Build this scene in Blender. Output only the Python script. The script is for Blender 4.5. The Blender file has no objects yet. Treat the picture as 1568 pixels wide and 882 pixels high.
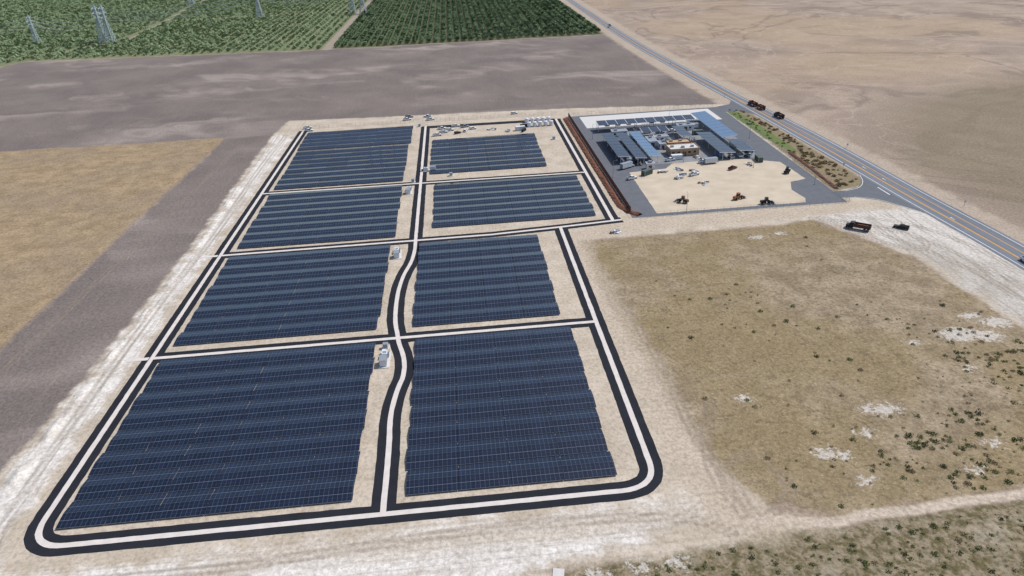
import bpy, bmesh, math, random
import numpy as np
from mathutils import Vector, Matrix, noise as mnoise
random.seed(7); rng=np.random.default_rng(7)
scene=bpy.context.scene
R=math.radians
# ------------------------------------------------------------ helpers
def s2l(c,k=1.17):
    o=[]
    for v,wb in zip(c,(.985,.985,1.015)):
        v/=255.0
        o.append(wb*(v/12.92 if v<=.04045 else ((v+.055)/1.055)**2.4)/k)
    return (*o,1)
class NT:
    def __init__(s,name):
        s.m=bpy.data.materials.new(name); s.m.use_nodes=True
        s.t=s.m.node_tree; s.b=s.t.nodes['Principled BSDF']
    def n(s,t,**k):
        x=s.t.nodes.new(t)
        for a,v in k.items(): setattr(x,a,v)
        return x
    def l(s,a,b): s.t.links.new(a,b)
    def put(s,sock,v):
        if isinstance(v,bpy.types.NodeSocket): s.l(v,sock)
        else: sock.default_value=v
    def math(s,op,a,b=0.0,c=0.0,clamp=False):
        x=s.n('ShaderNodeMath',operation=op,use_clamp=clamp)
        s.put(x.inputs[0],a); s.put(x.inputs[1],b); s.put(x.inputs[2],c)
        return x.outputs[0]
    def pos(s):
        return s.n('ShaderNodeNewGeometry').outputs['Position']
    def vscale(s,v,sc,off=(0,0,0),rz=0.0):
        x=s.n('ShaderNodeMapping'); x.inputs['Scale'].default_value=sc; x.inputs['Location'].default_value=off
        x.inputs['Rotation'].default_value=(0,0,rz)
        s.l(v,x.inputs['Vector']); return x.outputs[0]
    def noise(s,v,scale,detail=4,rough=.55,dist=0.0):
        x=s.n('ShaderNodeTexNoise'); s.l(v,x.inputs['Vector'])
        x.inputs['Scale'].default_value=scale; x.inputs['Detail'].default_value=detail
        x.inputs['Roughness'].default_value=rough; x.inputs['Distortion'].default_value=dist
        return x.outputs['Fac']
    def mix(s,f,a,b,mode='MIX'):
        x=s.n('ShaderNodeMix',data_type='RGBA',blend_type=mode)
        s.put(x.inputs[0],f); s.put(x.inputs[6],a); s.put(x.inputs[7],b)
        return x.outputs[2]
    def ramp(s,v,lo,hi,smooth=True):
        x=s.n('ShaderNodeMapRange',interpolation_type='SMOOTHSTEP' if smooth else 'LINEAR')
        s.put(x.inputs['Value'],v); x.inputs['From Min'].default_value=lo; x.inputs['From Max'].default_value=hi
        return x.outputs[0]
    def attr(s,name):
        return s.n('ShaderNodeAttribute',attribute_name=name).outputs['Fac']
def simple(name,c,rough=.6,metal=0.0,var=.12,scale=.8,k=1.17,spec=.3):
    t=NT(name)
    n=t.noise(t.pos(),scale,2)
    col=s2l(c,k)
    lo=tuple(x*(1-var) for x in col[:3])+(1,); hi=tuple(min(1,x*(1+var)) for x in col[:3])+(1,)
    t.l(t.mix(n,lo,hi),t.b.inputs['Base Color'])
    t.b.inputs['Roughness'].default_value=rough; t.b.inputs['Metallic'].default_value=metal
    t.b.inputs['Specular IOR Level'].default_value=spec
    return t.m
class MB:
    def __init__(s): s.v=[];s.f=[];s.m=[]
    def add(s,vs,fs,mat=0,M=None):
        b=len(s.v)
        for v in vs:
            s.v.append(tuple(M@Vector(v)) if M is not None else tuple(v))
        for f in fs: s.f.append(tuple(i+b for i in f)); s.m.append(mat)
    def box(s,c,d,mat=0,rz=0.0,top=(1,1),shift=(0,0),M=None):
        x,y,z=d[0]/2,d[1]/2,d[2]/2
        vs=[]
        for k,(tx,ty,sx,sy) in ((-1,(1,1,0,0)),(1,(top[0],top[1],shift[0],shift[1]))):
            for a,b in ((-1,-1),(1,-1),(1,1),(-1,1)):
                px,py=a*x*tx+sx,b*y*ty+sy
                if rz: px,py=px*math.cos(rz)-py*math.sin(rz),px*math.sin(rz)+py*math.cos(rz)
                vs.append((c[0]+px,c[1]+py,c[2]+k*z))
        s.add(vs,[(3,2,1,0),(4,5,6,7),(0,1,5,4),(1,2,6,5),(2,3,7,6),(3,0,4,7)],mat,M)
    def prism(s,prof,y0,y1,mat=0,M=None):
        n=len(prof)
        vs=[(x,y0,z) for x,z in prof]+[(x,y1,z) for x,z in prof]
        fs=[tuple(range(n)),tuple(range(2*n-1,n-1,-1))]+[(i,i+n,(i+1)%n+n,(i+1)%n) for i in range(n)]
        s.add(vs,fs,mat,M)
    def cyl(s,p,q,r,mat=0,n=8,r2=None):
        p=Vector(p);q=Vector(q);d=(q-p)
        if r2 is None:r2=r
        a=d.orthogonal().normalized();b=d.normalized().cross(a)
        vs=[p+(a*math.cos(t)+b*math.sin(t))*r for t in [2*math.pi*i/n for i in range(n)]]
        vs+=[q+(a*math.cos(t)+b*math.sin(t))*r2 for t in [2*math.pi*i/n for i in range(n)]]
        fs=[tuple(range(n-1,-1,-1)),tuple(range(n,2*n))]+[(i,(i+1)%n,(i+1)%n+n,i+n) for i in range(n)]
        s.add(vs,fs,mat)
    def mesh(s,name,mats):
        me=bpy.data.meshes.new(name); me.from_pydata(s.v,[],s.f)
        for m in mats: me.materials.append(m)
        me.polygons.foreach_set('material_index',s.m); me.update()
        return me
    def obj(s,name,mats,loc=(0,0,0),rz=0,parent=None):
        return place(s.mesh(name,mats),name,loc,rz,parent)
def place(me,name,loc=(0,0,0),rz=0,parent=None,scale=1):
    o=bpy.data.objects.new(name,me); scene.collection.objects.link(o)
    o.location=loc; o.rotation_euler=(0,0,rz); o.scale=(scale,)*3
    if parent: o.parent=parent
    return o
def empty(name,loc=(0,0,0)):
    o=bpy.data.objects.new(name,None); scene.collection.objects.link(o); o.location=loc; return o
def catmull(P,step=3.0):
    P=[np.array(p,float) for p in P]; Q=[2*P[0]-P[1]]+P+[2*P[-1]-P[-2]]; out=[]
    for i in range(1,len(Q)-2):
        n=max(1,int(np.linalg.norm(Q[i+1]-Q[i])/step))
        for j in range(n):
            t=j/n
            out.append(.5*((2*Q[i])+(-Q[i-1]+Q[i+1])*t+(2*Q[i-1]-5*Q[i]+4*Q[i+1]-Q[i+2])*t*t+(-Q[i-1]+3*Q[i]-3*Q[i+1]+Q[i+2])*t**3))
    out.append(P[-1]); return np.array(out)
def densify(P,step=2.0):
    out=[]
    for a,b in zip(P[:-1],P[1:]):
        a=np.array(a,float);b=np.array(b,float);n=max(1,int(np.linalg.norm(b-a)/step))
        for j in range(n): out.append(a+(b-a)*j/n)
    out.append(np.array(P[-1],float)); return np.array(out)
def fillet(P,r):
    out=[P[0]]
    for a,b,c in zip(P[:-2],P[1:-1],P[2:]):
        a,b,c=[np.array(x,float) for x in (a,b,c)]
        u=(a-b)/np.linalg.norm(a-b); w=(c-b)/np.linalg.norm(c-b)
        for j in range(11):
            t=j/10; out.append(tuple((1-t)**2*(b+u*r)+2*t*(1-t)*b*1.0+t*t*(b+w*r)))
    out.append(P[-1]); return out
def normals(P):
    d=np.gradient(P,axis=0); d/=np.linalg.norm(d,axis=1)[:,None]
    return np.stack([-d[:,1],d[:,0]],1)
def ribbon(mb,P,wl,wr,z,mat=0,jit=0.0,th=0.0):
    P=np.asarray(P,float);N=normals(P);n=len(P)
    wl=np.broadcast_to(wl,(n,)).astype(float)+rng.normal(size=n)*jit; wr=np.broadcast_to(wr,(n,)).astype(float)+rng.normal(size=n)*jit
    A=P+N*wl[:,None];B=P-N*wr[:,None]
    vs=[(a[0],a[1],z) for a in A]+[(b[0],b[1],z) for b in B]
    mb.add(vs,[(i+n,i+n+1,i+1,i) for i in range(n-1)],mat)
    if th:
        vs=[(a[0],a[1],z) for a in A]+[(a[0],a[1],z-th) for a in A]; mb.add(vs,[(i,i+1,i+n+1,i+n) for i in range(n-1)],mat)
        vs=[(a[0],a[1],z) for a in B]+[(a[0],a[1],z-th) for a in B]; mb.add(vs,[(i+n,i+n+1,i+1,i) for i in range(n-1)],mat)

# ------------------------------------------------------------ roads geometry data
HW=catmull([(206,-200),(206,0),(206,100),(206,212),(204,275),(203,333),(201.5,380),(199,430),(195,504),(191,590),(187,694),(186,823),(187,972),(189,1160),(195,1500),(205,2200),(230,4000)],4.0)
HWS=HW[::4]
TRACK=catmull([(330,118),(240,112),(170,107),(120,103.6),(106,103.2),(94,102),(84,102.5),(75,101),(64,103),(57,103.5)],3)
TRK2=catmull([(60,101),(53,112),(50.5,132),(49.5,165),(47,200),(45,240),(50,262),(75,268),(130,268),(185,270)],4)
TRK3=catmull([(-128,60),(-60,104),(-20,107),(20,107),(42,108),(56,104),(70,101)],4)
RUTS=[catmull([(57,103),(54,118),(57,133),(63,146)],3),catmull([(59,103),(57,118),(54,135),(54.5,160),(52,200)],3),catmull([(61,104),(70,112),(66,124),(60,122)],3),
      catmull([(150,258),(160,240),(172,225),(180,232),(176,246),(165,250)],3),catmull([(148,262),(170,236),(182,200),(184,160)],3),catmull([(152,262),(176,240),(188,205),(192,160),(196,120)],3),catmull([(160,262),(182,250),(194,225),(198,180)],3),
      catmull([(-115,455),(-116,380),(-114,300),(-116,220),(-115,140),(-108,108),(-80,104)],4),catmull([(-140,440),(-142,380),(-146,300),(-150,220),(-152,160),(-150,100)],5),catmull([(100,500),(140,540),(160,620),(172,740)],6),catmull([(-120,500),(-40,540),(100,520),(176,480)],6),
      catmull([(-112,106),(-60,105.5),(0,109),(40,107),(52,101)],3)]
# ------------------------------------------------------------ ground
def axis(parts):
    out=[]
    for a,b,n in parts: out+=list(np.linspace(a,b,n,endpoint=False))
    out.append(parts[-1][1]); return np.array(out)
gx=axis([(-14000,-3000,10),(-3000,-1300,18),(-1300,-400,90),(-400,-180,60),(-180,230,410),(230,420,70),(420,1300,80),(1300,3000,18),(3000,14000,10)])
gy=axis([(-3000,-200,12),(-200,40,30),(40,480,430),(480,560,40),(560,1000,80),(1000,2000,90),(2000,5000,25),(5000,16000,10)])
GX,GY=np.meshgrid(gx,gy); px=GX.ravel();py=GY.ravel()
def seg_d(x,y,P):
    d=np.full(x.shape,1e9)
    for (ax,ay),(bx,by) in zip(P[:-1],P[1:]):
        dx,dy=bx-ax,by-ay;L=dx*dx+dy*dy+1e-9
        t=np.clip(((x-ax)*dx+(y-ay)*dy)/L,0,1)
        d=np.minimum(d,(x-ax-t*dx)**2+(y-ay-t*dy)**2)
    return np.sqrt(d)
def poly_sd(P,x=None,y=None):
    x=px if x is None else x;y=py if y is None else y
    Q=list(P)+[P[0]];d=seg_d(x,y,Q);ins=np.zeros(x.shape,bool)
    for (ax,ay),(bx,by) in zip(Q[:-1],Q[1:]):
        c=((ay>y)!=(by>y))
        xi=(bx-ax)*(y-ay)/((by-ay) if by!=ay else 1e-9)+ax
        ins^=c&(x<xi)
    return np.where(ins,d,-d)
B=9000
SD={}
SD['lgrass']=poly_sd([(-B,461),(-300,462),(-155,459),(-155,421),(-158,297),(-159,230),(-162,100),(-165,-B),(-B,-B)])
SD['dirt']=poly_sd([(-B,640),(-620,660),(-495,817),(-484,845),(-147,803),(172,793),(173,608),(176,514),(178,458),(70,468),(-118,480),(-120,-B),(-165,-B),(-162,100),(-159,230),(-158,297),(-155,421),(-155,459),(-300,462),(-B,461)])
SD['orchR']=poly_sd([(-134,806),(172,796),(173,1000),(176,1200),(186,1600),(200,2600),(-134,2600)])
SD['orchL']=poly_sd([(-2600,640),(-620,665),(-500,817),(-486,848),(-146,806),(-143,3000),(-2600,3000)])
SD['field']=poly_sd([(46,257),(133,257),(147,261),(152,250),(167,219),(171,168),(180,140),(215,118),(250,117),(240,114),(170,109),(120,105),(94,103.5),(76,102.5),(62,107),(54,125),(51,162),(47,210)])
SD['bfield']=poly_sd([(240,110),(120,102.3),(94,101),(76,100),(60,101.5),(40,98.5),(13,96),(0,90),(-40,-B),(B,-B),(B,90)])
SD['site']=poly_sd([(-123,478),(-120,494),(-60,488),(72,478),(178,462),(192,455),(188,440),(180,440),(172,290),(190,295),(192,262),(200,230),(200,150),(171,160),(168,219),(148,261),(133,258),(46,257),(46,210),(50,162),(53,125),(62,107),(70,101),(40,97.5),(13,96),(0,88),(-40,60),(-140,20),(-128,90),(-125,143),(-122,191),(-121,287),(-124,418)])
SD['white']=poly_sd([(-121,455),(-110,455),(-111,300),(-111,200),(-112,118),(-108,108),(-60,109),(-20,111),(20,111),(44,112),(50,106),(20,99),(-20,90),(-60,50),(-128,40),(-123,143),(-120,191),(-119,287),(-122,418)])
SD['hsho']=17-seg_d(px,py,HWS)
SD['track']=1.35-seg_d(px,py,TRACK)
SD['track2']=np.maximum(5.5-seg_d(px,py,TRK2),3-seg_d(px,py,TRK3))
rd=np.full(px.shape,1e9)
for r_ in RUTS: rd=np.minimum(rd,np.abs(seg_d(px,py,r_)-1.0))
SD['ruts']=.5-rd
SD['green']=poly_sd([(177,452),(184,448),(185,400),(184,352),(180,350),(177,380)])
SD['verge']=poly_sd([(174,452),(190,446),(192,400),(194,330),(194,300),(186,284),(172,282),(173,350)])
SD['wdist']=poly_sd([(133,262),(150,262),(170,219),(173,160),(182,130),(202,110),(200,262),(180,268)])
SD['eastgreen']=poly_sd([(232,200),(228,300),(236,360),(300,440),(420,480),(700,520),(1400,600),(1400,60),(240,60)])
SD['patch']=np.maximum.reduce([r-np.hypot((px-a)/1.7,py-b) for a,b,r in ((150,167,3.6),(157,165,2.4),(107,136,2.0),(103,137,1.1),(84,122,1.6),(87,121,1.2),(72,146,1.0),(118,247,1.4),(128,249,1.2),(165,172,2.6),(160,177,1.6),(88,112,.8),(12,92,1.3),(20,94,1.2),(30,95,1),(38,95,1),(97,128,.8),(140,150,.9),(126,120,.9),(115,112,.8),(133,165,.8))])
SD['south']=113-py
SD['west']=np.minimum(-107-px,py-106)
SD['oroad']=np.maximum.reduce([6-np.abs(px+140)+0*py-np.maximum(0,805-py), 4-np.abs(py-1180-(px+140)*.02)-np.maximum(0,px+140), 3.5-seg_d(px,py,[(-520,860),(-470,900),(-430,1000),(-445,1180),(-480,1400),(-520,2200)]), 4-np.abs(py-1520)-np.maximum(0,px+140)])
z=np.zeros(px.shape)
site_d=np.maximum(SD['site'],SD['hsho'])
out=np.clip((-site_d-2)/40,0,1)
z+=out*(.25*np.sin(px/17+1.3*np.sin(py/23))*np.sin(py/19)+.12*np.sin(px/5.3+py/7.1))*(np.abs(px)<1000)
wn=np.array([mnoise.noise((0,y*.11,0))+.6*mnoise.noise((3,y*.5,0)) for y in gy])
wnoise=np.repeat(wn,len(gx))
zr=np.maximum(0,1-np.abs(px+118.6-1.0*np.sin(py/33))/1.9)*np.clip(.35+1.5*wnoise,0,1.1)*1.5*((py>110)&(py<462))
z+=zr
nx,ny=len(gx),len(gy)
me=bpy.data.meshes.new('ground'); co=np.stack([px,py,z],1).astype(np.float32)
me.vertices.add(nx*ny); me.vertices.foreach_set('co',co.ravel())
i=np.arange(nx-1)[None,:]+np.arange(ny-1)[:,None]*nx
q=np.stack([i,i+1,i+nx+1,i+nx],-1).reshape(-1,4)
me.loops.add(q.size); me.polygons.add(len(q))
me.loops.foreach_set('vertex_index',q.ravel().astype(np.int32))
me.polygons.foreach_set('loop_start',np.arange(0,q.size,4,dtype=np.int32))
me.update(calc_edges=True)
for k,v in SD.items():
    a=me.attributes.new(k,'FLOAT','POINT'); a.data.foreach_set('value',np.clip(v,-60,60).astype(np.float32))
me.polygons.foreach_set('use_smooth',np.ones(len(q),bool))
ground=place(me,'ground')
t=NT('ground_soil'); P=t.pos()
nf=t.noise(P,.9,4,.72); nm=t.noise(P,.11,4,.62); nl=t.noise(P,.018,4,.6,.4); nvl=t.noise(P,.004,2,.55,.6)
sx=t.noise(t.vscale(P,(.007,.02,1)),1,3,.55,.5)
trk_y=t.noise(t.vscale(P,(.9,.02,1)),1,2,.6,.5)
trk_x=t.noise(t.vscale(P,(.02,.9,1),(5,3,0)),1,2,.6,.5)
cell=t.noise(P,.35,5,.78)
speck=t.noise(P,1.9,2,.7)
tuft=t.noise(P,.8,2,.6)
def M(attr,soft,amp,n=None):
    n=nm if n is None else n
    a=t.math('MULTIPLY_ADD',t.math('SUBTRACT',n,.5),amp*2,t.attr(attr))
    return t.ramp(a,-soft/2,soft/2)
mul=lambda a,b:t.math('MULTIPLY',a,b)
# base : dry rangeland on the east
col=t.mix(t.ramp(nl,.32,.68),s2l((150,134,120)),s2l((173,156,139)))
col=t.mix(mul(t.ramp(nvl,.45,.62),.5),col,s2l((174,153,123)))
ved=t.noise(P,.0055,3,.6,1.2)
vein=t.math('SUBTRACT',1,t.ramp(t.math('ABSOLUTE',t.math('SUBTRACT',ved,.5)),0.0,.03))
col=t.mix(mul(vein,.5),col,s2l((122,109,99)))
v2=t.noise(t.vscale(P,(1,1,1),(300,90,0)),.011,3,.6,1.0)
vein2=t.math('SUBTRACT',1,t.ramp(t.math('ABSOLUTE',t.math('SUBTRACT',v2,.5)),0.0,.02))
col=t.mix(mul(vein2,.35),col,s2l((190,173,154)))
col=t.mix(mul(t.ramp(nm,.5,.7),.3),col,s2l((134,121,106)))
col=t.mix(mul(M('eastgreen',60,45,nl),.75),col,t.mix(nm,s2l((114,105,86)),s2l((140,127,104))))
# west grass
g=t.mix(t.ramp(nm,.35,.65),s2l((146,127,100)),s2l((170,149,119)))
g=t.mix(mul(t.ramp(nl,.4,.62),.5),g,s2l((146,131,112)))
g=t.mix(mul(t.ramp(cell,.53,.66),.55),g,s2l((118,103,78)))
g=t.mix(mul(t.ramp(speck,.56,.72),.4),g,s2l((186,167,136)))
col=t.mix(M('lgrass',3,3),col,g)
# ploughed dirt
d=t.mix(t.ramp(nl,.3,.7),s2l((116,107,102)),s2l((130,120,114)))
d=t.mix(mul(t.ramp(sx,.5,.75),.8),d,s2l((166,155,146)))
d=t.mix(mul(t.ramp(trk_y,.54,.7),.2),d,s2l((150,138,128)))
d=t.mix(mul(t.ramp(cell,.55,.7),.3),d,s2l((100,90,85)))
col=t.mix(M('dirt',4,4),col,d)
# orchard floors
col=t.mix(M('orchL',6,3),col,t.mix(nl,s2l((134,136,104)),s2l((112,122,88))))
col=t.mix(M('orchR',6,3),col,s2l((98,102,76)))
col=t.mix(M('oroad',2,1),col,s2l((158,147,132)))
# lower east field
f=t.mix(t.ramp(nm,.36,.64),s2l((138,123,100)),s2l((164,148,124)))
f=t.mix(mul(t.ramp(nl,.38,.6),.65),f,t.mix(nf,s2l((150,131,94)),s2l((128,114,80))))
f=t.mix(mul(t.ramp(cell,.5,.62),.6),f,s2l((112,99,76)))
f=t.mix(mul(t.ramp(tuft,.6,.7),.55),f,s2l((92,84,62)))
f=t.mix(mul(t.ramp(speck,.56,.7),.45),f,s2l((194,179,157)))
col=t.mix(M('field',4,6),col,f)
bf=t.mix(t.ramp(cell,.42,.6),s2l((146,133,110)),s2l((102,94,66)))
bf=t.mix(mul(t.ramp(nm,.5,.66),.65),bf,s2l((166,155,136)))
bf=t.mix(mul(t.ramp(tuft,.55,.66),.6),bf,s2l((84,78,55)))
col=t.mix(M('bfield',2,2.2),col,bf)
# highway shoulder soil
col=t.mix(mul(M('hsho',6,6),.85),col,t.mix(nm,s2l((164,149,132)),s2l((192,178,160))))
vg=t.mix(cell,s2l((160,145,118)),s2l((112,101,75)))
col=t.mix(M('verge',3,2),col,vg)
# site gravel
w=t.mix(t.ramp(nm,.3,.7),s2l((184,171,152)),s2l((204,191,173)))
w=t.mix(mul(t.ramp(nf,.5,.68),.4),w,s2l((162,148,129)))
col=t.mix(M('site',3,3),col,w)
tw_=t.noise(t.vscale(P,(.55,.03,1),(0,0,0),.25),1,3,.6,.9)
wd=t.mix(t.ramp(nl,.35,.6),s2l((174,166,154)),s2l((208,202,192)))
wd=t.mix(mul(t.ramp(tw_,.5,.62),.5),wd,s2l((146,136,124)))
wd=t.mix(mul(t.ramp(cell,.54,.66),.45),wd,s2l((150,140,126)))
col=t.mix(M('wdist',6,8),col,wd)
wh=t.mix(t.ramp(nm,.3,.65),s2l((198,191,180)),s2l((227,222,214)))
wh=t.mix(mul(t.ramp(cell,.5,.64),.45),wh,s2l((176,165,150)))
col=t.mix(M('white',5,7),col,wh)
col=t.mix(mul(mul(t.ramp(trk_x,.5,.62),.3),mul(M('south',4,2),M('site',4,2))),col,s2l((162,149,132)))
col=t.mix(mul(mul(t.ramp(trk_y,.5,.62),.35),mul(M('west',4,2),M('site',4,2))),col,s2l((160,148,132)))
col=t.mix(mul(M('track2',5,4),.6),col,t.mix(nf,s2l((174,159,139)),s2l((196,182,162))))
col=t.mix(mul(M('ruts',.7,.35),.5),col,s2l((140,127,112)))
col=t.mix(M('track',1.2,.5),col,t.mix(nf,s2l((178,163,144)),s2l((204,190,172))))
pat=M('patch',1.5,6,t.noise(P,.6,3,.85))
col=t.mix(mul(pat,.75),col,s2l((206,200,191)))
col=t.mix(M('green',2,2.2,cell),col,t.mix(cell,s2l((86,110,62)),s2l((126,132,84))))
hi=t.mix(t.ramp(nf,.3,.7),(.76,.76,.76,1),(1.2,1.2,1.2,1))
col=t.mix(1.0,col,hi,'MULTIPLY')
t.l(col,t.b.inputs['Base Color']); t.b.inputs['Roughness'].default_value=.95; t.b.inputs['Specular IOR Level'].default_value=.1
bp=t.n('ShaderNodeBump'); bp.inputs['Strength'].default_value=.6; bp.inputs['Distance'].default_value=.4
t.l(t.noise(P,.5,2,.7),bp.inputs['Height']); t.l(bp.outputs[0],t.b.inputs['Normal'])
me.materials.append(t.m)
# ------------------------------------------------------------ materials
def asphalt(name,c1,c2,streak=0):
    t=NT(name);P=t.pos();n=t.noise(P,.25,4,.65);m=t.noise(P,3,2,.6)
    col=t.mix(n,s2l(c1),s2l(c2)); col=t.mix(t.math('MULTIPLY',m,.25),col,s2l(c2))
    if streak:
        s=t.noise(t.vscale(P,(.7,.01,1)),1,3); col=t.mix(t.math('MULTIPLY',t.ramp(s,.45,.6),.35),col,s2l(streak))
    t.l(col,t.b.inputs['Base Color']); t.b.inputs['Roughness'].default_value=.9; t.b.inputs['Specular IOR Level'].default_value=.12
    return t.m
m_newasp=asphalt('fresh_asphalt',(24,27,33),(50,52,58))
m_hwy=asphalt('worn_asphalt',(108,114,122),(132,137,144),(94,99,107))
m_pad=asphalt('yard_asphalt',(90,94,101),(118,121,126))
m_gravel=simple('yard_gravel',(198,184,162),.95,var=.25,scale=.12)
m_conc=simple('concrete_strip',(214,206,198),.9,var=.18,scale=.5)
m_slab=simple('concrete_slab',(206,204,200),.9); m_slab2=simple('stained_concrete',(136,138,140),.9,var=.35,scale=.2)
m_yel=simple('yellow_paint',(214,156,58),.7); m_wp=simple('white_paint',(228,228,224),.7)
m_white=simple('white_coating',(226,229,232),.4,var=.05); m_lgrey=simple('light_grey_metal',(160,167,174),.45,.3)
m_galv=simple('galvanised_steel',(150,156,162),.45,.5); m_dark=simple('dark_rubber',(26,26,28),.8)
m_glass=simple('vehicle_glass',(24,30,38),.08,spec=.6,var=.05); m_tan=simple('tan_stucco',(190,160,126),.8)
m_brown=simple('brown_slats',(126,80,60),.8,var=.35,scale=1.2); m_mulch=simple('brown_mulch',(120,80,62),.95,var=.45,scale=.9)
m_red=simple('dark_red_paint',(92,38,36),.4); m_orange=simple('orange_paint',(166,104,60),.45); m_black=simple('black_paint',(34,36,40),.35)
m_blue=simple('blue_grey_roof',(108,136,164),.4,.2); m_green=simple('green_cabinet',(84,98,90),.6)
m_tower=simple('weathered_steel',(182,196,200),.6,.1); m_silver=simple('silver_paint',(160,165,172),.3,.4)
m_wood=simple('weathered_wood',(130,112,92),.9); m_hred=simple('rust_steel',(96,72,62),.8); m_wire=simple('aluminium_wire',(200,206,210),.5,.3)
# solar glass
t=NT('solar_cells'); uv=t.n('ShaderNodeUVMap'); sp=t.n('ShaderNodeSeparateXYZ'); t.l(uv.outputs[0],sp.inputs[0])
def line(x,per,w):
    fr=t.math('FRACT',t.math('DIVIDE',x,per)); e=t.math('ABSOLUTE',t.math('SUBTRACT',fr,.5))
    return t.math('GREATER_THAN',e,.5-w/per/2)
ln=t.math('MAXIMUM',t.math('MULTIPLY',line(sp.outputs[0],1.134,.05),.7),line(sp.outputs[1],2.15,.10))
ln2=line(t.math('ADD',sp.outputs[1],1.075),2.15,.04)
cb=t.n('ShaderNodeCombineXYZ'); t.l(t.math('FLOOR',t.math('DIVIDE',sp.outputs[0],1.134)),cb.inputs[0]); t.l(t.math('FLOOR',t.math('DIVIDE',sp.outputs[1],2.15)),cb.inputs[1])
wnz=t.n('ShaderNodeTexWhiteNoise',noise_dimensions='2D'); t.l(cb.outputs[0],wnz.inputs['Vector'])
c=t.mix(wnz.outputs['Value'],(.005,.008,.020,1),(.008,.013,.031,1))
c=t.mix(t.math('MULTIPLY',ln2,.3),c,(.12,.15,.19,1))
c=t.mix(t.math('MULTIPLY',ln,.5),c,(.27,.31,.36,1))
t.l(c,t.b.inputs['Base Color']); t.b.inputs['Roughness'].default_value=.05; t.b.inputs['IOR'].default_value=1.7
m_solar=t.m
# ------------------------------------------------------------ site roads
mb=MB(); W=2.95
cen=catmull([(-25,116),(-25.2,138),(-25.6,152),(-24.6,163),(-23.1,171),(-23.4,180),(-25.4,189),(-26,193),(-27.6,205),(-27.8,223),(-26.5,237),(-24,249),(-23,260),(-23,269),(-23,298),(-23,343),(-23,400),(-23,455)],2)
loop=densify(fillet([(-105,464),(-105,116.3),(40,116.3),(40,272)],9),2)
roads=[(loop,.020),(cen,.025),(densify([(-105,192.4),(40,192.4)]),.030),(densify([(-105,269.3),(10,270),(40,272.5),(68,275.5)]),.035),
       (densify([(-105,343.3),(64,341.5)]),.040),(densify([(64,274.5),(64,452)]),.045),(densify([(-23,452),(64,450)]),.050)]
for P_,z_ in roads: ribbon(mb,P_,W,W,z_,0,.05,.06)
for k,(P_,z_) in enumerate(roads): 
    if k==6: continue
    hw_=.72 if k<2 else .75
    ribbon(mb,P_,hw_,hw_,z_+.045,1,.03)
ribbon(mb,densify([(-113,192.4),(-106,192.4)]),.9,.9,.057,1,.05); ribbon(mb,densify([(-112,269.3),(-106,269.3)]),.9,.9,.057,1,.05)
mb.obj('service_road',[m_newasp,m_conc])
# ------------------------------------------------------------ highway
mb=MB(); wy=HW[:,1]
hw=np.interp(wy,[-200,380,470,600,4000],[7.8,7.8,6.0,5.6,5.6])
ribbon(mb,HW,hw,hw,.06,0,.05,.08)
N=normals(HW)
def mark(off,half,mat,sel,z=.07):
    idx=np.where(sel)[0]; P_=HW[idx]+N[idx]*np.broadcast_to(off,(len(HW),))[idx][:,None]; ribbon(mb,P_,half,half,z,mat)
al=wy>-1000
mark(hw-1.6,.15,2,al); mark(-(hw-1.6),.15,2,al)
tp=np.interp(wy,[150,190,400,470],[0.0,1.9,1.9,0.0])
mark(tp+.22,.18,1,al,.072); mark(-tp-.22,.18,1,al,.075)
mark(tp+.7,.15,1,(wy>150)&(wy<470),.078)
for (x,y) in ((203.2,300),(203.2,318),(203.9,250)):
    mb.box((x,y,.085),(.25,2.4,.004),2); mb.box((x,y+1.4,.085),(.9,.5,.004),2,top=(.1,1))
mb.obj('highway',[m_hwy,m_yel,m_wp])
# driveway aprons
mb=MB()
def polyf(pts,z,mat): mb.add([(x,y,z) for x,y in pts],[tuple(range(len(pts)))],mat)
polyf([(171.5,282),(178,281),(186,276),(191,268),(196.6,258),(196.4,312),(192,300),(186,293),(178,290),(171.5,290)],.045,0)
polyf([(176,441),(184,442),(194,428),(193,474),(186,460),(176,456)],.045,0)
P_=catmull([(178,281.6),(186,276.8),(191,269),(196,259.5)],1); ribbon(mb,P_,.12,.12,.05,1)
P_=catmull([(178,289.5),(186,292.4),(192,299.5),(196,310)],1); ribbon(mb,P_,.12,.12,.05,1)
mb.box((194.6,286,.052),(.5,10,.004),1)
mb.obj('driveway_apron',[m_pad,m_wp])
# facility yard
mb=MB()
polyf([(73,276.5),(172,276.5),(176.5,441),(176.5,455),(73,455)],.03,0)
def rough(pts,j=.15):
    P_=densify(pts+[pts[0]],2)[:-1]; return [(x+random.uniform(-j,j),y+random.uniform(-j,j)) for x,y in P_]
polyf(rough([(85,279.5),(154,279.5),(156,284),(155,296),(159,306),(168,309),(167,336),(150,345),(136,346),(112,346),(106,338),(86,336)]),.06,1)
polyf([(100,346),(160,346),(163,420),(102,420)],.05,3)
polyf([(80,424),(168,424),(168,452),(80,452)],.054,2)
mb.obj('yard_pavement',[m_pad,m_gravel,m_slab,m_slab2])
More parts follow.
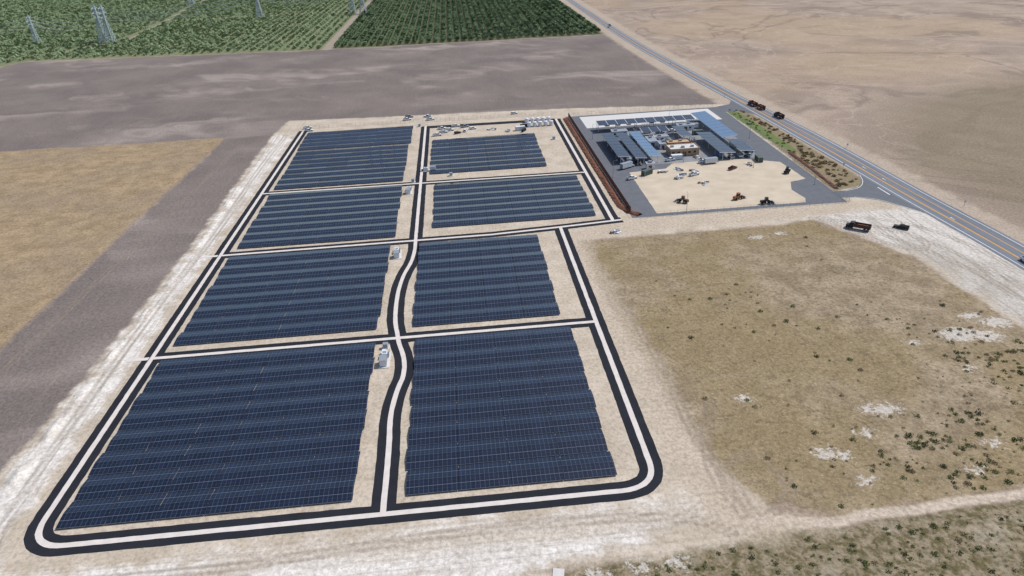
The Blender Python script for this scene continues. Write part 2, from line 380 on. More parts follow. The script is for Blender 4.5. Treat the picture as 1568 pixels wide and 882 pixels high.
# ------------------------------------------------------------ solar arrays
def array(x0,x1,y0,y1,nper,lj=0.0):
    verts=[];faces=[];mats=[];uvs=[]
    per=(y1-y0)/nper; half=per/2; tilt=R(7.0)
    def slab(a,b,ya,yb,za,zb):
        L=math.hypot(yb-ya,zb-za); th=.05; base=len(verts)
        verts.extend([(a,ya,za),(b,ya,za),(b,yb,zb),(a,yb,zb),(a,ya,za-th),(b,ya,za-th),(b,yb,zb-th),(a,yb,zb-th)])
        for k,f in enumerate([(0,1,2,3),(7,6,5,4),(0,4,5,1),(1,5,6,2),(2,6,7,3),(3,7,4,0)]):
            faces.append(tuple(base+i for i in f)); mats.append(0 if k==0 else 1)
            uvs.extend([(a+1000,0),(b+1000,0),(b+1000,L),(a+1000,L)] if k==0 else [(0,0)]*4)
    nseg=max(1,round((x1-x0)/11.36)); seg=(x1-x0)/nseg
    for i in range(nper):
        jl=random.uniform(-lj,lj)
        for j in range(nseg):
            a=x0+j*seg+.06+(jl if j==0 else 0); b=x0+(j+1)*seg-.06+(jl if j==nseg-1 else 0)
            h=half*math.sin(tilt)+random.uniform(-.03,.03); e0=.5+random.uniform(-.03,.03); e1=.5+random.uniform(-.03,.03)
            ya=y0+i*per+.14; ym=y0+i*per+half; yb=y0+(i+1)*per-.14
            slab(a,b,ya,ym-.04,e0,.5+h); slab(a,b,ym+.04,yb,.5+h,e1)
            for (cx,cy,hh) in ((a+.4,ya+.3,e0),(b-.4,ya+.3,e0),(a+.4,ym,.45+h),(b-.4,ym,.45+h),(a+.4,yb-.3,e1),(b-.4,yb-.3,e1)):
                bb=len(verts); w=.12
                for zz in (0,hh-.03):
                    verts.extend([(cx-w,cy-w,zz),(cx+w,cy-w,zz),(cx+w,cy+w,zz),(cx-w,cy+w,zz)])
                for f in ((0,1,5,4),(1,2,6,5),(2,3,7,6),(3,0,4,7)):
                    faces.append(tuple(bb+i_ for i_ in f)); mats.append(1); uvs.extend([(0,0)]*4)
    me=bpy.data.meshes.new('solar_panel_array'); me.from_pydata(verts,[],faces)
    me.materials.append(m_solar); me.materials.append(m_galv)
    me.polygons.foreach_set('material_index',mats)
    l=me.uv_layers.new(name='UVMap'); l.data.foreach_set('uv',np.array(uvs,np.float32).ravel())
    return place(me,'solar_panel_array')
for a in ((-100.8,-32.6,121,190.2,8),(-100,-33,198.5,266.4,8),(-99.6,-32,274.5,341,8),(-99.4,-32,347.5,414.5,8),(-100.4,-31,416.5,457,5),
          (-20,31,121,190.2,8),(-21.2,29,198.2,265.8,8),(-15.6,58,281.5,338,7),(-18,45.5,355,420,8)):
    array(*a,lj=.35)
# ------------------------------------------------------------ inverter stations
def inverter(x,y,rz=0):
    mb=MB(); mb.box((0,0,.1),(3.4,9,.2),1)
    mb.box((-.2,-2.2,1.35),(2.0,3.2,2.1),0); mb.box((-.2,-2.2,2.44),(2.2,3.4,.08),2)
    mb.box((0,1.6,1.1),(1.7,2.0,1.8),0); mb.box((0,1.6,2.05),(1.2,1.2,.1),2)
    for k in range(6): mb.box((1.03,.8+.32*k,1.0),(.36,.06,1.3),2)
    for k in range(3): mb.box((.83,-3.3+1.1*k,1.3),(.05,.95,1.7),2); mb.box((.87,-2.9+1.1*k,1.3),(.04,.06,.25),3)
    mb.box((-.3,3.6,.85),(1.2,.9,1.3),3); mb.box((-.3,3.6,1.54),(1.3,1.0,.08),0)
    mb.cyl((1.2,4.1,.2),(1.2,4.1,3.8),.06,2)
    return mb.obj('inverter_station',[m_white,m_slab,m_lgrey,m_green],(x,y,0),rz)
inverter(-29.3,180); inverter(-30,257,.05); inverter(-28.5,331); inverter(-19,362,1.57)
mb=MB(); mb.box((0,0,.08),(2.4,2.4,.16),1); mb.box((0,0,.95),(1.6,1.4,1.6),0); mb.box((0,0,1.79),(1.7,1.5,.08),2); mb.box((0,-.73,.95),(1.3,.05,1.3),2)
mcab=mb.mesh('electrical_cabinet',[m_white,m_slab,m_lgrey])
for x,y in ((-29.5,187),(-7,351),(-27,345),(56,405),(-27,455)): place(mcab,'electrical_cabinet',(x,y,0),random.uniform(-.1,.1))
# ------------------------------------------------------------ vehicles
def wheels(mb,xs,w,r,mat,wd=.28):
    for x in xs:
        for s_ in (-1,1):
            mb.cyl((x,s_*(w/2-wd),r),(x,s_*(w/2),r),r,mat,12); mb.cyl((x,s_*(w/2),r),(x,s_*(w/2+.02),r),r*.5,3,8)
def pickup(paint):
    mb=MB()
    mb.prism([(-2.85,.5),(-2.85,1.02),(-.95,1.05),(1.15,1.05),(2.6,.98),(2.85,.8),(2.88,.45),(2.3,.38),(-2.3,.38)],-.96,.96,0)
    mb.prism([(-1.0,1.05),(-.8,1.75),(.45,1.78),(1.25,1.05)],-.82,.82,1)
    mb.box((-.15,0,1.81),(1.3,1.6,.07),0,top=(.95,.92))
    for s_ in (-1,1):
        mb.box((-1.9,s_*.9,1.24),(1.9,.1,.42),0)
        for x in (-.88,.1): mb.box((x,s_*.83,1.4),(.08,.05,.7),0)
        mb.box((1.05,s_*1.05,1.15),(.15,.2,.14),2)
        mb.box((2.86,s_*.7,.8),(.06,.35,.18),3)
    mb.box((-2.8,0,1.24),(.1,1.7,.42),0); mb.box((-.98,0,1.24),(.08,1.7,.42),0)
    mb.box((-1.9,0,1.06),(1.75,1.68,.03),2); mb.box((2.9,0,.55),(.1,1.8,.2),3); mb.box((-2.9,0,.55),(.1,1.8,.2),3)
    wheels(mb,(-1.8,1.85),2.0,.4,2)
    return mb.mesh('pickup_truck',[paint,m_glass,m_dark,m_lgrey])
def suv(paint):
    mb=MB()
    mb.prism([(-2.3,.45),(-2.35,1.0),(1.0,1.0),(2.2,.85),(2.35,.5),(2.0,.3),(-2.0,.3)],-.92,.92,0)
    mb.prism([(-2.25,1.0),(-1.9,1.55),(.25,1.58),(1.1,1.0)],-.78,.78,1)
    mb.box((-.8,0,1.6),(2.3,1.5,.07),0,top=(.95,.9))
    for s_ in (-1,1):
        for x in (-1.9,-.9,.05): mb.box((x,s_*.79,1.28),(.09,.05,.56),0)
        mb.box((2.28,s_*.65,.75),(.08,.3,.16),3)
    wheels(mb,(-1.4,1.45),1.88,.35,2)
    return mb.mesh('parked_car',[paint,m_glass,m_dark,m_lgrey])
def dump(paint,body,trailer=True):
    mb=MB()
    mb.box((0,0,.95),(8.6,.9,.25),2)
    mb.prism([(2.2,.6),(2.2,2.9),(3.5,2.9),(3.75,1.9),(5.0,1.75),(5.1,.6)],-1.15,1.15,0)
    mb.prism([(3.56,2.0),(3.5,2.75),(3.62,2.75),(3.86,2.0)],-1.0,1.0,1)
    for s_ in (-1,1):
        mb.box((2.9,s_*1.16,2.3),(.8,.04,.6),1); mb.cyl((2.1,s_*.9,1),(2.1,s_*.9,3.4),.09,3)
    for s_ in (-1,1): mb.box((-1.2,s_*1.15,1.95),(6.2,.1,1.5),4)
    mb.box((-4.3,0,1.95),(.1,2.2,1.5),4); mb.box((1.9,0,2.1),(.1,2.2,1.9),4); mb.box((-1.2,0,1.2),(6.1,2.2,.1),4); mb.box((-1.2,0,1.9),(5.6,2.0,.6),5,top=(.7,.6))
    for k in range(5):
        for s_ in (-1,1): mb.box((-3.8+1.3*k,s_*1.23,1.95),(.1,.06,1.5),4)
    wheels(mb,(-3.4,-2.1,4.1),2.5,.52,2,.4)
    if trailer:
        o=-10.6
        mb.box((o+1,0,.95),(9.4,.8,.25),2); mb.cyl((-4.4,0,.9),(-5.4,0,.9),.1,2)
        for s_ in (-1,1): mb.box((o,s_*1.15,1.95),(6.6,.1,1.5),4)
        for x in (o-3.3,o+3.3): mb.box((x,0,1.95),(.1,2.2,1.5),4)
        mb.box((o,0,1.2),(6.5,2.2,.1),4); mb.box((o,0,1.9),(6,2.0,.6),5,top=(.7,.6))
        wheels(mb,(o-2.6,o-1.3,o+2.6),2.5,.52,2,.4)
    return mb.mesh('dump_truck',[paint,m_glass,m_dark,m_lgrey,body,m_mulch])
def loader(paint):
    mb=MB()
    mb.box((-1.5,0,1.3),(2.6,1.6,1.1),0,top=(.9,.85)); mb.box((-.1,0,2.3),(1.4,1.4,1.5),1,top=(.85,.85)); mb.box((-.1,0,3.1),(1.5,1.5,.1),0)
    mb.box((1.2,0,1.1),(1.4,1.0,.7),0)
    for s_ in (-1,1):
        mb.prism([(1.0,1.5),(1.3,1.75),(3.3,.7),(3.1,.45)],s_*.55-.1,s_*.55+.1,0)
    mb.prism([(3.0,.1),(3.0,1.1),(3.25,1.15),(3.3,.3),(4.2,.12),(4.2,.02)],-1.35,1.35,3)
    wheels(mb,(-1.5,1.5),2.4,.72,2,.5)
    return mb.mesh('wheel_loader',[paint,m_glass,m_dark,m_lgrey])
pkW,pkS,pkB,pkR=pickup(m_white),pickup(m_silver),pickup(m_black),pickup(m_red)
suW,suB=suv(m_white),suv(m_black)
for me_,x,y,r in ((pkW,-103,469,.3),(pkW,-101,462,.1),(pkW,-36,474,.2),(pkS,-35,481,.1),(pkW,-22,479,2.8),(pkW,-20,470,.2),(pkW,-11,436,.2),(pkW,-3,449,.1),(pkS,3,446,.3),(pkW,-7,440,.1),(suB,-2,432,.5),(suW,3,436,1.3),(pkW,-15,430,.2),(suW,8,440,.2),(pkW,-12,445,.1),(suW,38,472,.2),
      (pkB,178,245,2.4),(pkW,94,428,1.57),(pkW,101,428,1.57),(suW,108,427.5,1.57),(pkS,123,428,1.57),(pkW,130,428,1.57),(pkW,112,350,.3),(pkW,88,345,.2),(pkB,94,350,1.2),(pkW,128,343,0.1),(pkS,145,348,1.5),(pkW,150,349,1.5),(suW,155,349,1.6),
      (pkW,147,372,.2),(pkR,139,330,.6),(pkW,117,325,.4),(pkW,104,391,1.5),(pkW,113,404,.2),(pkS,121,402,.2),(pkW,129,404,.1),(pkW,85,326,.4)):
    nm_='pickup_truck' if 'pickup' in me_.name else 'parked_car'
    place(me_,nm_,(x,y,.062 if x>75 and y>276 else .01),r)
place(suW,'parked_car',(184.5,846,.07),1.57); place(pkB,'pickup_truck',(188.3,858,.07),-1.57); place(pkW,'pickup_truck',(203.5,208,.07),-1.6)
place(dump(m_red,m_red),'dump_truck',(199.5,452,.07),R(97)); place(dump(m_black,m_black,False),'dump_truck',(203.2,419,.07),R(95))
place(dump(m_black,m_hred,False),'dump_truck',(161,247,.02),R(140))
lo=loader(m_orange)
for x,y,r in ((126,289,.4),): place(lo,'wheel_loader',(x,y,.07),r)
lb=loader(m_black); place(lb,'wheel_loader',(163,319,.07),1); place(lb,'wheel_loader',(136,281,.07),0); place(loader(m_hred),'wheel_loader',(100,290,.07),2.4)
def trailer():
    mb=MB(); mb.box((0,0,1.9),(7,2.4,2.4),0); mb.box((0,0,3.13),(7.1,2.5,.06),3); mb.box((0,0,.62),(7,1.2,.16),2); mb.box((4.2,0,.6),(1.6,.2,.15),2)
    for k in range(8): mb.box((-3.3+.94*k,1.215,1.9),(.06,.03,2.4),3); mb.box((-3.3+.94*k,-1.215,1.9),(.06,.03,2.4),3)
    mb.box((-3.52,0,1.9),(.04,2.1,2.1),3); wheels(mb,(-1.2,0),2.4,.45,2); return mb.mesh('box_trailer',[m_white,m_glass,m_dark,m_lgrey])
btr=trailer()
for x,y,r in ((86,343,.5),(90,352,1.2),(143,408,0),(131,341,.1)): place(btr,'box_trailer',(x,y,.06),r)
def container(paint):
    mb=MB(); mb.box((0,0,1.35),(6.0,2.4,2.5),0)
    for k in range(16):
        for s_ in (-1,1): mb.box((-2.8+.373*k,s_*1.22,1.35),(.16,.05,2.3),0)
    for a in (-1,1):
        for b in (-1,1): mb.box((a*3,b*1.2,1.35),(.18,.18,2.66),1)
    mb.box((3.03,-.58,1.35),(.05,1.1,2.3),1); mb.box((3.03,.58,1.35),(.05,1.1,2.3),1)
    return mb.mesh('shipping_container',[paint,m_lgrey])
cW,cG,cB=container(m_white),container(m_green),container(m_blue)
for me_,x,y,r in ((cG,94,331,.6),(cB,140,352,1.57),(cW,103,398,1.57),(cG,157,340,1.5),(cW,38,430,.1),(cW,116,352,0),(cG,142,395,0),(cW,154,368,1.57),(cB,158,356,1.57)):
    place(me_,'shipping_container',(x,y,.06),r)
def stack():
    mb=MB()
    for k in range(5):
        w=random.uniform(.8,1.6); mb.box((random.uniform(-2.5,2.5),random.uniform(-1.5,1.5),.35+.02*k),(w,1.1,.7),k%3)
        mb.box((random.uniform(-2,2),random.uniform(-1.2,1.2),.12),(2.6,.9,.2+.05*k),(k+1)%3,rz=.3*k)
    return mb.mesh('material_pallets',[m_wood,m_lgrey,m_white])
for x,y in ((119,331),(103,333),(111,327),(112,335),(107,322),(128,352),(150,335),(118,312),(62,262),(30,430),(20,436)): place(stack(),'material_pallets',(x,y,.06),random.uniform(0,3))
def tank():
    mb=MB(); mb.cyl((0,0,0),(0,0,.15),1.6,1,16); mb.cyl((0,0,.15),(0,0,2.9),1.35,0,20); mb.cyl((0,0,2.9),(0,0,3.4),1.35,0,20,.35); mb.cyl((0,0,3.4),(0,0,3.55),.3,1,10)
    for k in range(4): mb.cyl((0,0,.6+.6*k),(0,0,.66+.6*k),1.39,0,20)
    mb.cyl((1.35,0,.4),(1.8,0,.4),.1,1); return mb.mesh('storage_tank',[m_white,m_lgrey])
tk=tank()
for i in range(5):
    for j in range(2): place(tk,'storage_tank',(44+3.6*i+.5*j,447-10*j,0),i)
mb=MB(); mb.box((0,0,.9),(5,1.2,1.4),0,top=(.9,.9)); mb.box((0,0,.12),(5.2,1.5,.2),1); mb.cyl((2,0,1.5),(2,0,2.6),.1,1); gen=mb.mesh('generator',[m_dark,m_lgrey])
place(gen,'generator',(41,438,0)); place(gen,'generator',(40,427,0),1)
# ------------------------------------------------------------ canopies and buildings
def canopy(x0,x1,y0,y1,h,axis_='x',mat=None,tilt=.07):
    root=empty('solar_canopy',((x0+x1)/2,(y0+y1)/2,0)); lx,ly=x1-x0,y1-y0
    mb=MB(); 
    L,Wd=(lx,ly) if axis_=='x' else (ly,lx)
    M0=Matrix.Rotation(0 if axis_=='x' else math.pi/2,4,'Z')
    M1=M0@Matrix.Translation((0,0,h))@Matrix.Rotation(tilt,4,'X')
    n=max(2,round(L/6)); 
    for k in range(n):
        a=-L/2+L*k/n; mb.box((a+L/n/2,0,.12),(L/n-.35,Wd,.08),0,M=M1)
    for k in range(n+1):
        mb.box((-L/2+L*k/n,0,-.06),(.25,Wd*.98,.24),1,M=M1)
    for yy in (-Wd*.3,0,Wd*.3): mb.box((0,yy,-.26),(L,.18,.16),1,M=M1)
    me_=mb.mesh('roof',[mat or m_solar,m_white])
    l=me_.uv_layers.new(name='UVMap'); 
    for li,lp in enumerate(me_.loops):
        v=me_.vertices[lp.vertex_index].co; l.data[li].uv=(v.x,v.y)
    place(me_,'roof',parent=root)
    mp=MB()
    for k in range(0,n+1,2):
        for yy in (-Wd*.25,Wd*.25):
            p=M0@Vector((-L/2+min(L-.3,max(.3,L*k/n)),yy,0)); mp.cyl((p.x,p.y,0),(p.x,p.y,h-.35),.14,0,8); mp.cyl((p.x,p.y,0),(p.x,p.y,.7),.3,1,10)
    place(mp.mesh('columns',[m_white,m_slab]),'columns',parent=root)
    return root
canopy(85,146,412,421,4.8,'x'); canopy(83,90,350,395,4.2,'y'); canopy(91.5,98,346,394,4.2,'y')
canopy(99.5,106,348,396,4.2,'y',m_blue); canopy(148,157.5,372,428,4.6,'y',m_blue,-.08); canopy(137,146,345,385,4.2,'y'); canopy(127.5,134,380,402,4,'y'); canopy(108,124,393,402,4.2,'x'); canopy(149,157,346,368,4.2,'y')
def building(x,y,lx,ly,h,wall,roof,rz=0,name='office_building',par=.4):
    root=empty(name,(x,y,.05)); root.rotation_euler=(0,0,rz)
    mb=MB(); mb.box((0,0,h/2),(lx,ly,h),0); place(mb.mesh('walls',[wall]),'walls',parent=root)
    mb=MB(); mb.box((0,0,h+.08),(lx+.5,ly+.5,.16),0)
    for s_ in (-1,1): mb.box((0,s_*(ly/2+.15),h+.16+par/2),(lx+.5,.2,par),1); mb.box((s_*(lx/2+.15),0,h+.16+par/2),(.2,ly+.1,par),1)
    place(mb.mesh('roof',[roof,wall]),'roof',parent=root)
    mb=MB()
    for k in range(max(1,int(lx/5))): mb.box((-lx/2+2.5+5*k+random.uniform(-.5,.5),random.uniform(-.25,.25)*ly,h+.16+.5),(1.6,1.3,1.0),0); 
    place(mb.mesh('roof_units',[m_lgrey]),'roof_units',parent=root)
    mb=MB()
    for k in range(int(lx/3)):
        for s_ in (-1,1): mb.box((-lx/2+1.5+3*k,s_*(ly/2+.02),h*.55),(1.3,.06,1.1),0)
    for k in range(int(ly/3.5)):
        for s_ in (-1,1): mb.box((s_*(lx/2+.02),-ly/2+1.7+3.5*k,h*.55),(.06,1.3,1.1),0)
    place(mb.mesh('windows',[m_glass]),'windows',parent=root)
    mb=MB(); mb.box((.1,-ly/2-.05,1.1),(1.1,.1,2.2),0); place(mb.mesh('door',[m_brown]),'door',parent=root)
building(122,361,16,9,3.8,m_tan,m_slab,name='tan_office_building'); building(123,373,13,6,3.2,m_brown,m_tan,name='brown_building')
for x,y,lx,ly in ((96,404,9,5),(110,382,4.5,10),(117,387,8,4),(138,407,10,4.5),(114,374,3.5,6),(98,340,4,3)): building(x,y,lx,ly,3.0,m_white,m_lgrey,name='modular_building',par=.12)
for x,y in ((108,406),(112,411),(133,410),(118,379),(133,371),(129,376)):
    mb=MB()
    for k in range(4): mb.cyl((1.6*k,0,0),(1.6*k,0,4.2),.1); mb.box((1.6*k,1.2,.9),(1.1,1.0,1.7),1); mb.cyl((1.6*k,1.2,1.7),(1.6*k,1.2,2.6),.14,2)
    mb.cyl((0,0,4.1),(4.8,0,4.1),.09); mb.cyl((0,0,3.1),(4.8,0,3.1),.07)
    mb.obj('switchgear_rack',[m_galv,m_lgrey,m_brown],(x,y,.05),random.choice((0,1.57)))
# ------------------------------------------------------------ fences, berm, lamps
def fence(pts,h=2.4,name='chain_link_fence',sp=3.0,slat=None):
    mb=MB(); P_=densify(pts,sp)
    for p in P_: mb.cyl((p[0],p[1],0),(p[0],p[1],h),.05,0,5)
    for a,b in zip(pts[:-1],pts[1:]):
        for zz in (.15,h*.5,h-.03): mb.cyl((a[0],a[1],zz),(b[0],b[1],zz),.025,0,4)
        L=math.dist(a,b)
        if slat:
            n=int(L/.5)
            for k in range(n):
                t_=(k+.5)/n; mb.box((a[0]+(b[0]-a[0])*t_,a[1]+(b[1]-a[1])*t_,h/2+.06),(.04,.44,h-.2) if abs(b[1]-a[1])>abs(b[0]-a[0]) else (.44,.04,h-.2),1)
        else:
            n=int(L/1.5); f=lambda t_:(a[0]+(b[0]-a[0])*t_,a[1]+(b[1]-a[1])*t_)
            for k in range(n):
                t0,t1=k/n,(k+1)/n
                mb.cyl((*f(t0),.1),(*f(t1),h-.1),.012,0,3); mb.cyl((*f(t0),h-.1),(*f(t1),.1),.012,0,3)
    mb.obj(name,[m_galv,slat or m_galv])
fence([(78,276),(172,275.5)]); fence([(172.5,276),(176,360),(177.5,438)]); fence([(74,456),(176,457)],2.4)
fence([(73.6,282),(73.2,360),(73,455)],3.0,'slatted_screen_fence',slat=m_brown)
fence([(-104,468.5),(66,463)],2.2)
def berm(P_,w,h,name):
    mb=MB(); P_=densify(P_,1.2); n=len(P_);Nn=normals(P_); prof=[(-1,0),(-.6,.6),(-.15,1),(.2,.95),(.6,.55),(1,0)]
    vs=[]
    for i,p in enumerate(P_):
        for a,b in prof:
            ww=w*(a+random.uniform(-.12,.12)); vs.append((p[0]+Nn[i][0]*ww,p[1]+Nn[i][1]*ww,max(-.02,h*b*random.uniform(.75,1.2)-.02)))
    k=len(prof); fs=[(i*k+j,i*k+j+1,(i+1)*k+j+1,(i+1)*k+j) for i in range(n-1) for j in range(k-1)]
    mb.add(vs,fs,0); mb.obj(name,[m_mulch])
berm([(70.4,450),(70.6,360),(71,292),(73,284),(77,278.5)],2.0,1.1,'mulch_berm')
berm([(178.5,350),(177.5,320),(175.5,293)],1.3,.8,'mulch_berm')
mb=MB(); mb.cyl((0,0,0),(0,0,.5),.25,1); mb.cyl((0,0,.5),(0,0,9),.11,0,8,.07); mb.cyl((0,0,8.9),(1.6,0,9.2),.05); mb.box((1.8,0,9.2),(.7,.3,.12),1)
lampm=mb.mesh('light_pole',[m_galv,m_lgrey])
for x,y,r in ((76,330,0),(150,330,3),(118,346,1),(168,380,3),(79,400,0),(98,278,1.5),(168,300,3),(130,415,1)): place(lampm,'light_pole',(x,y,.05),r)
mb=MB(); mb.cyl((0,0,0),(0,0,2.6),.06,0); mb.box((0,-.06,2.3),(1.1,.03,1.1),1,rz=0); mb.box((0,-.09,2.3),(.7,.02,.12),2)
sgn=mb.mesh('traffic_sign',[m_wood,m_white,m_black])
for x,y in ((217,262),(193,320),(216.5,170),(190,480),(186,600),(211,350)): place(sgn,'traffic_sign',(x,y,0))
mb=MB(); mb.box((12.5,93.5,.08),(2.4,6,.16),0,rz=-.2); mb.obj('concrete_pad',[m_slab])
# ------------------------------------------------------------ transmission towers
def tower(H=46):
    mb=MB(); bw=5.0
    def beam(p,q,w=.2): mb.cyl(p,q,w*1.7,0,4)
    def hw_(z_): return np.interp(z_,[0,H*.62,H*.97,H],[bw,1.3,.9,.1])
    lev=[0,.14,.27,.38,.48,.56,.64,.71,.78,.84,.9,.97]
    for a,b in zip(lev[:-1],lev[1:]):
        z0,z1=a*H,b*H;h0,h1=hw_(z0),hw_(z1); c0=[(sx_*h0,sy_*h0,z0) for sx_,sy_ in ((-1,-1),(1,-1),(1,1),(-1,1))]; c1=[(sx_*h1,sy_*h1,z1) for sx_,sy_ in ((-1,-1),(1,-1),(1,1),(-1,1))]
        for k in range(4):
            j=(k+1)%4; beam(c0[k],c1[k],.26); beam(c0[k],c1[j],.14); beam(c0[j],c1[k],.14); beam(c1[k],c1[j],.13)
    beam((0,0,H*.97),(0,0,H*1.03),.2)
    for f,L in ((.66,8),(.78,9.5),(.9,7)):
        for s_ in (-1,1):
            for yy in (-1,1): beam((0,yy*.9,f*H),(s_*L,0,f*H+.3),.16)
            beam((0,0,f*H+2.4),(s_*L,0,f*H+.4),.16); beam((s_*L,0,f*H),(s_*L,0,f*H-2.2),.12)
            for k in (.35,.65): beam((s_*L*k,0,f*H+.1),(s_*L*k,0,f*H+2.4*(1-k)),.09)
    return mb.mesh('transmission_tower',[m_tower])
tw=tower(); tpos=[(-548,1000,.3),(-448,968,.3),(-437,962,.3),(-290,1140,.3),(-150,1138,.3),(-133,1128,.3),(-700,900,.3),(-130,1330,.3),(-480,1420,.3),(-330,1560,.3)]
for k,(x,y,r) in enumerate(tpos): place(tw,'transmission_tower',(x,y,0),r+1.2,scale=(.78 if k==0 else 1))
mb=MB()
def wire(a,b,sag=9):
    prev=None
    for j in range(17):
        t_=j/16; p=(a[0]+(b[0]-a[0])*t_,a[1]+(b[1]-a[1])*t_,a[2]+(b[2]-a[2])*t_-sag*4*t_*(1-t_))
        if prev: mb.cyl(prev,p,.14,0,3)
        prev=p
def line_(i,j,s1=1,s2=1):
    for f,L in ((.64,8),(.76,9.5),(.88,7)):
        for s_ in (-1,1):
            d=1.5; A,B_=tpos[i],tpos[j]
            wire((A[0]+s_*L*math.cos(d),A[1]+s_*L*math.sin(d),f*46*s1),(B_[0]+s_*L*math.cos(d),B_[1]+s_*L*math.sin(d),f*46*s2),11)
line_(1,3);line_(2,3);line_(3,4);line_(0,1,.78);line_(6,0,1,.78);line_(5,7);line_(4,7)
mb.obj('power_line',[m_wire])
# ------------------------------------------------------------ vegetation
def leafmat(name,c1,c2):
    t=NT(name); oi=t.n('ShaderNodeObjectInfo')
    t.l(t.mix(oi.outputs['Random'],s2l(c1),s2l(c2)),t.b.inputs['Base Color']); t.b.inputs['Roughness'].default_value=.7; t.b.inputs['Specular IOR Level'].default_value=.2
    return t.m
m_bark=simple('bark',(96,80,66),.9)
m_lfD=leafmat('orchard_leaves_dark',(86,110,76),(108,132,92)); m_lfL=leafmat('orchard_leaves',(128,148,108),(152,172,130))  # orchard foliage greens, lightened and desaturated to stand in for distance haze
m_shr=leafmat('shrub_leaves',(84,100,56),(130,138,84)); m_shd=leafmat('dry_shrub',(120,104,78),(150,132,98)); m_lfO=leafmat('autumn_shrub',(140,112,72),(120,118,76))
def tree(seed,leaf,R_=2.6,H=5.2,n=80,ls=.9,trunk=1.4):
    r=random.Random(seed); mb=MB()
    mb.cyl((0,0,0),(0,0,trunk),.2,0,5,.14)
    lobes=[]
    for k in range(6):
        a=k*1.05+r.uniform(-.3,.3); rr=R_*r.uniform(.35,.6); zz=r.uniform(.45,.8)*H; p=(rr*math.cos(a),rr*math.sin(a),zz)
        mb.cyl((0,0,trunk*.9),p,.1,0,3,.04); lobes.append((p,R_*r.uniform(.4,.6)))
    lobes.append(((0,0,H*.82),R_*.5))
    for k in range(n):
        (c,rad)=lobes[k%len(lobes)]; v=Vector((r.gauss(0,1),r.gauss(0,1),r.gauss(0,1))).normalized()*rad*r.uniform(.6,1.1)
        p=Vector(c)+v; a=Vector((r.gauss(0,1),r.gauss(0,1),r.gauss(0,.6))).normalized(); b=a.orthogonal().normalized(); s_=ls*r.uniform(.6,1.2)
        mb.add([p-a*s_,p+b*s_*.6,p+a*s_,p-b*s_*.6],[(0,1,2,3)],1)
    return mb.mesh('tree',[m_bark,leaf])
def shrub(seed,leaf,n=60):
    r=random.Random(seed); mb=MB()
    for k in range(6):
        a=r.uniform(0,6.28); mb.cyl((0,0,0),(.45*math.cos(a),.45*math.sin(a),.5),.03,0,3,.01)
    for k in range(n):
        a=r.uniform(0,6.28); rr=r.uniform(0,.8)**.6; p=Vector((rr*math.cos(a),rr*math.sin(a),r.uniform(.05,.75)*(1.1-rr*.7)))
        u=Vector((r.gauss(0,1),r.gauss(0,1),r.gauss(0,1))).normalized(); b=u.orthogonal().normalized(); s_=r.uniform(.12,.28)
        mb.add([p-u*s_,p+b*s_*.6,p+u*s_,p-b*s_*.6],[(0,1,2,3)],1)
    return mb.mesh('shrub',[m_bark,leaf])
def scatter(name,pts,scales,childmesh,childname):
    n=len(pts); vs=np.zeros((n*4,3)); a=rng.uniform(0,6.28,n)
    for k in range(4):
        an=a+k*math.pi/2; vs[k::4,0]=pts[:,0]+np.cos(an)*scales*.7071; vs[k::4,1]=pts[:,1]+np.sin(an)*scales*.7071
    me_=bpy.data.meshes.new(name); me_.from_pydata(vs.tolist(),[],[(4*i_,4*i_+1,4*i_+2,4*i_+3) for i_ in range(n)])
    o=place(me_,name); o.instance_type='FACES'; o.use_instance_faces_scale=True; o.instance_faces_scale=1.0; o.show_instancer_for_render=False; o.show_instancer_for_viewport=False
    place(childmesh,childname,parent=o); return o
def grid(x0,x1,y0,y1,dx,dy,j):
    X,Y=np.meshgrid(np.arange(x0,x1,dx),np.arange(y0,y1,dy)); p=np.stack([X.ravel(),Y.ravel()],1); return p+rng.uniform(-j,j,p.shape)
def inside(p,names_poly,margin=0): return poly_sd(names_poly,p[:,0],p[:,1])>margin
pR=grid(-131,186,808,1500,8.0,5.4,.35)
pR=pR[inside(pR,[(-132,812),(168,800),(170,1000),(173,1200),(183,1600),(190,2000),(-132,2000)])]
pR=pR[rng.random(len(pR))>.02]
pL=grid(-1300,-148,700,2000,9.5,7.0,.7)
pL=pL[inside(pL,[(-1300,700),(-640,700),(-512,822),(-488,856),(-149,812),(-149,2300),(-1300,2300)])]
pL=pL[(pL[:,0]>-pL[:,1]*.62-60)]
pL=pL[np.abs(pL[:,1]-1180-(pL[:,0]+140)*.02)>7]; pL=pL[np.abs(pL[:,1]-1520)>7]
pL=pL[seg_d(pL[:,0],pL[:,1],[(-520,860),(-470,900),(-430,1000),(-445,1180),(-480,1400),(-520,2200)])>6]; pL=pL[rng.random(len(pL))>.06]
for k in range(3):
    s_=pR[k::3]; scatter('orchard_trees',s_,rng.uniform(.9,1.1,len(s_)),tree(k,m_lfD,2.6,4.6),'orchard_tree')
    s_=pL[k::3]; scatter('orchard_trees',s_,rng.uniform(.7,1.05,len(s_)),tree(k+9,m_lfL,2.5,3.3,70,.9,.8),'orchard_tree')
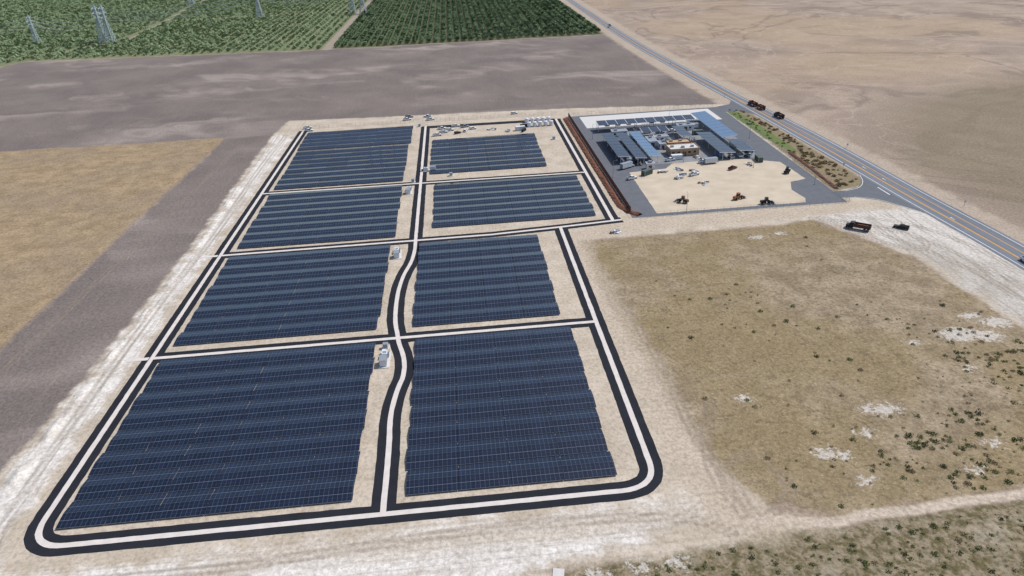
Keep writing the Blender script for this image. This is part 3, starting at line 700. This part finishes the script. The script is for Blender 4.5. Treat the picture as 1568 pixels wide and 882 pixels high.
# desert shrubs
def rnd(n,x0,x1,y0,y1): return np.stack([rng.uniform(x0,x1,n),rng.uniform(y0,y1,n)],1)
fp=[(52,250),(133,250),(165,215),(169,165),(215,115),(120,106),(75,104),(56,125),(52,162)]
p=rnd(3600,50,215,60,255)
dens=np.array([mnoise.noise((x*.03,y*.03,2.0))+.5*mnoise.noise((x*.15,y*.15,5.0)) for x,y in p])
wgt=np.clip((p[:,0]-55)/90,0.04,1)*np.clip((215-p[:,1])/90,0.04,1)
ok=(rng.random(len(p))<wgt*(.2+1.6*np.clip(dens+.1,0,1)))&(inside(p,fp)|inside(p,[(230,107),(120,99.5),(72,98),(20,92),(0,40),(300,40)]))
p=p[ok]
cl=np.concatenate([np.array([cx,cy])+rng.normal(size=(n_,2))*np.array([sx_,sy_]) for cx,cy,n_,sx_,sy_ in ((112,123,22,4,2.5),(125,130,16,5,3),(140,142,18,6,4),(118,112,16,5,2.5),(100,117,8,3,2),(152,152,12,5,4),(133,118,20,7,3))])
h=len(p)//2
scatter('desert_shrubs',np.concatenate([p[:h],cl]),rng.uniform(.3,1.05,h+len(cl)),shrub(1,m_shr),'desert_shrub'); scatter('desert_shrubs',p[h:],rng.uniform(.35,1.0,len(p)-h),shrub(2,m_shd,45),'desert_shrub')
p=rnd(800,10,160,60,101); p=p[inside(p,[(160,101),(120,100),(94,99),(72,98),(40,96),(20,92),(0,40),(300,40)])]
scatter('desert_shrubs',p,rng.uniform(.3,.9,len(p)),shrub(3,m_shr),'desert_shrub')
vp=[(178.5,448),(188,442),(191,400),(193,330),(192,305),(186,296),(178,294),(178.5,350)]
p=rnd(330,175,195,290,450); p=p[inside(p,vp)]
g_=(p[:,1]>350)&(p[:,0]<186); q1=p[g_][:40]; q2=p[~g_]
scatter('roadside_shrubs',q1,rng.uniform(.6,1.2,len(q1)),shrub(5,m_shr),'roadside_shrub')
h=len(q2)//2
scatter('roadside_shrubs',q2[:h],rng.uniform(.7,1.6,h),shrub(6,m_lfO),'roadside_shrub'); scatter('roadside_shrubs',q2[h:],rng.uniform(.7,1.6,len(q2)-h),shrub(7,m_shd),'roadside_shrub')
# ------------------------------------------------------------ light, sky, camera
el,az=R(52),R(72)
sd_=Vector((math.sin(az)*math.cos(el),math.cos(az)*math.cos(el),math.sin(el)))
L=bpy.data.lights.new('sun','SUN'); L.energy=4.0; L.angle=R(.5); L.color=(1,.97,.92)
so=bpy.data.objects.new('sun',L); scene.collection.objects.link(so); so.rotation_euler=sd_.to_track_quat('Z','Y').to_euler()
w=bpy.data.worlds.new('World'); scene.world=w; w.use_nodes=True; nt=w.node_tree
sk=nt.nodes.new('ShaderNodeTexSky'); sk.sky_type='NISHITA'; sk.sun_disc=False; sk.sun_elevation=el; sk.sun_rotation=az; sk.dust_density=2.0; sk.altitude=100
nt.links.new(sk.outputs[0],nt.nodes['Background'].inputs['Color']); nt.nodes['Background'].inputs['Strength'].default_value=.125
cam=bpy.data.cameras.new('camera'); cam.lens=23.99; cam.sensor_width=36; cam.clip_end=30000; cam.clip_start=1
co_=bpy.data.objects.new('camera',cam); scene.collection.objects.link(co_)
r_=Vector((.99520527,-.08768483,-.04333403)); u_=Vector((.07985165,.47254933,.87767924)); b_=Vector((-.05648169,-.8769313,.47728536))
co_.matrix_world=Matrix(((r_.x,u_.x,b_.x,0),(r_.y,u_.y,b_.y,0),(r_.z,u_.z,b_.z,120),(0,0,0,1)))
scene.camera=co_
scene.view_settings.view_transform='Standard'; scene.view_settings.look='None'; scene.view_settings.exposure=0
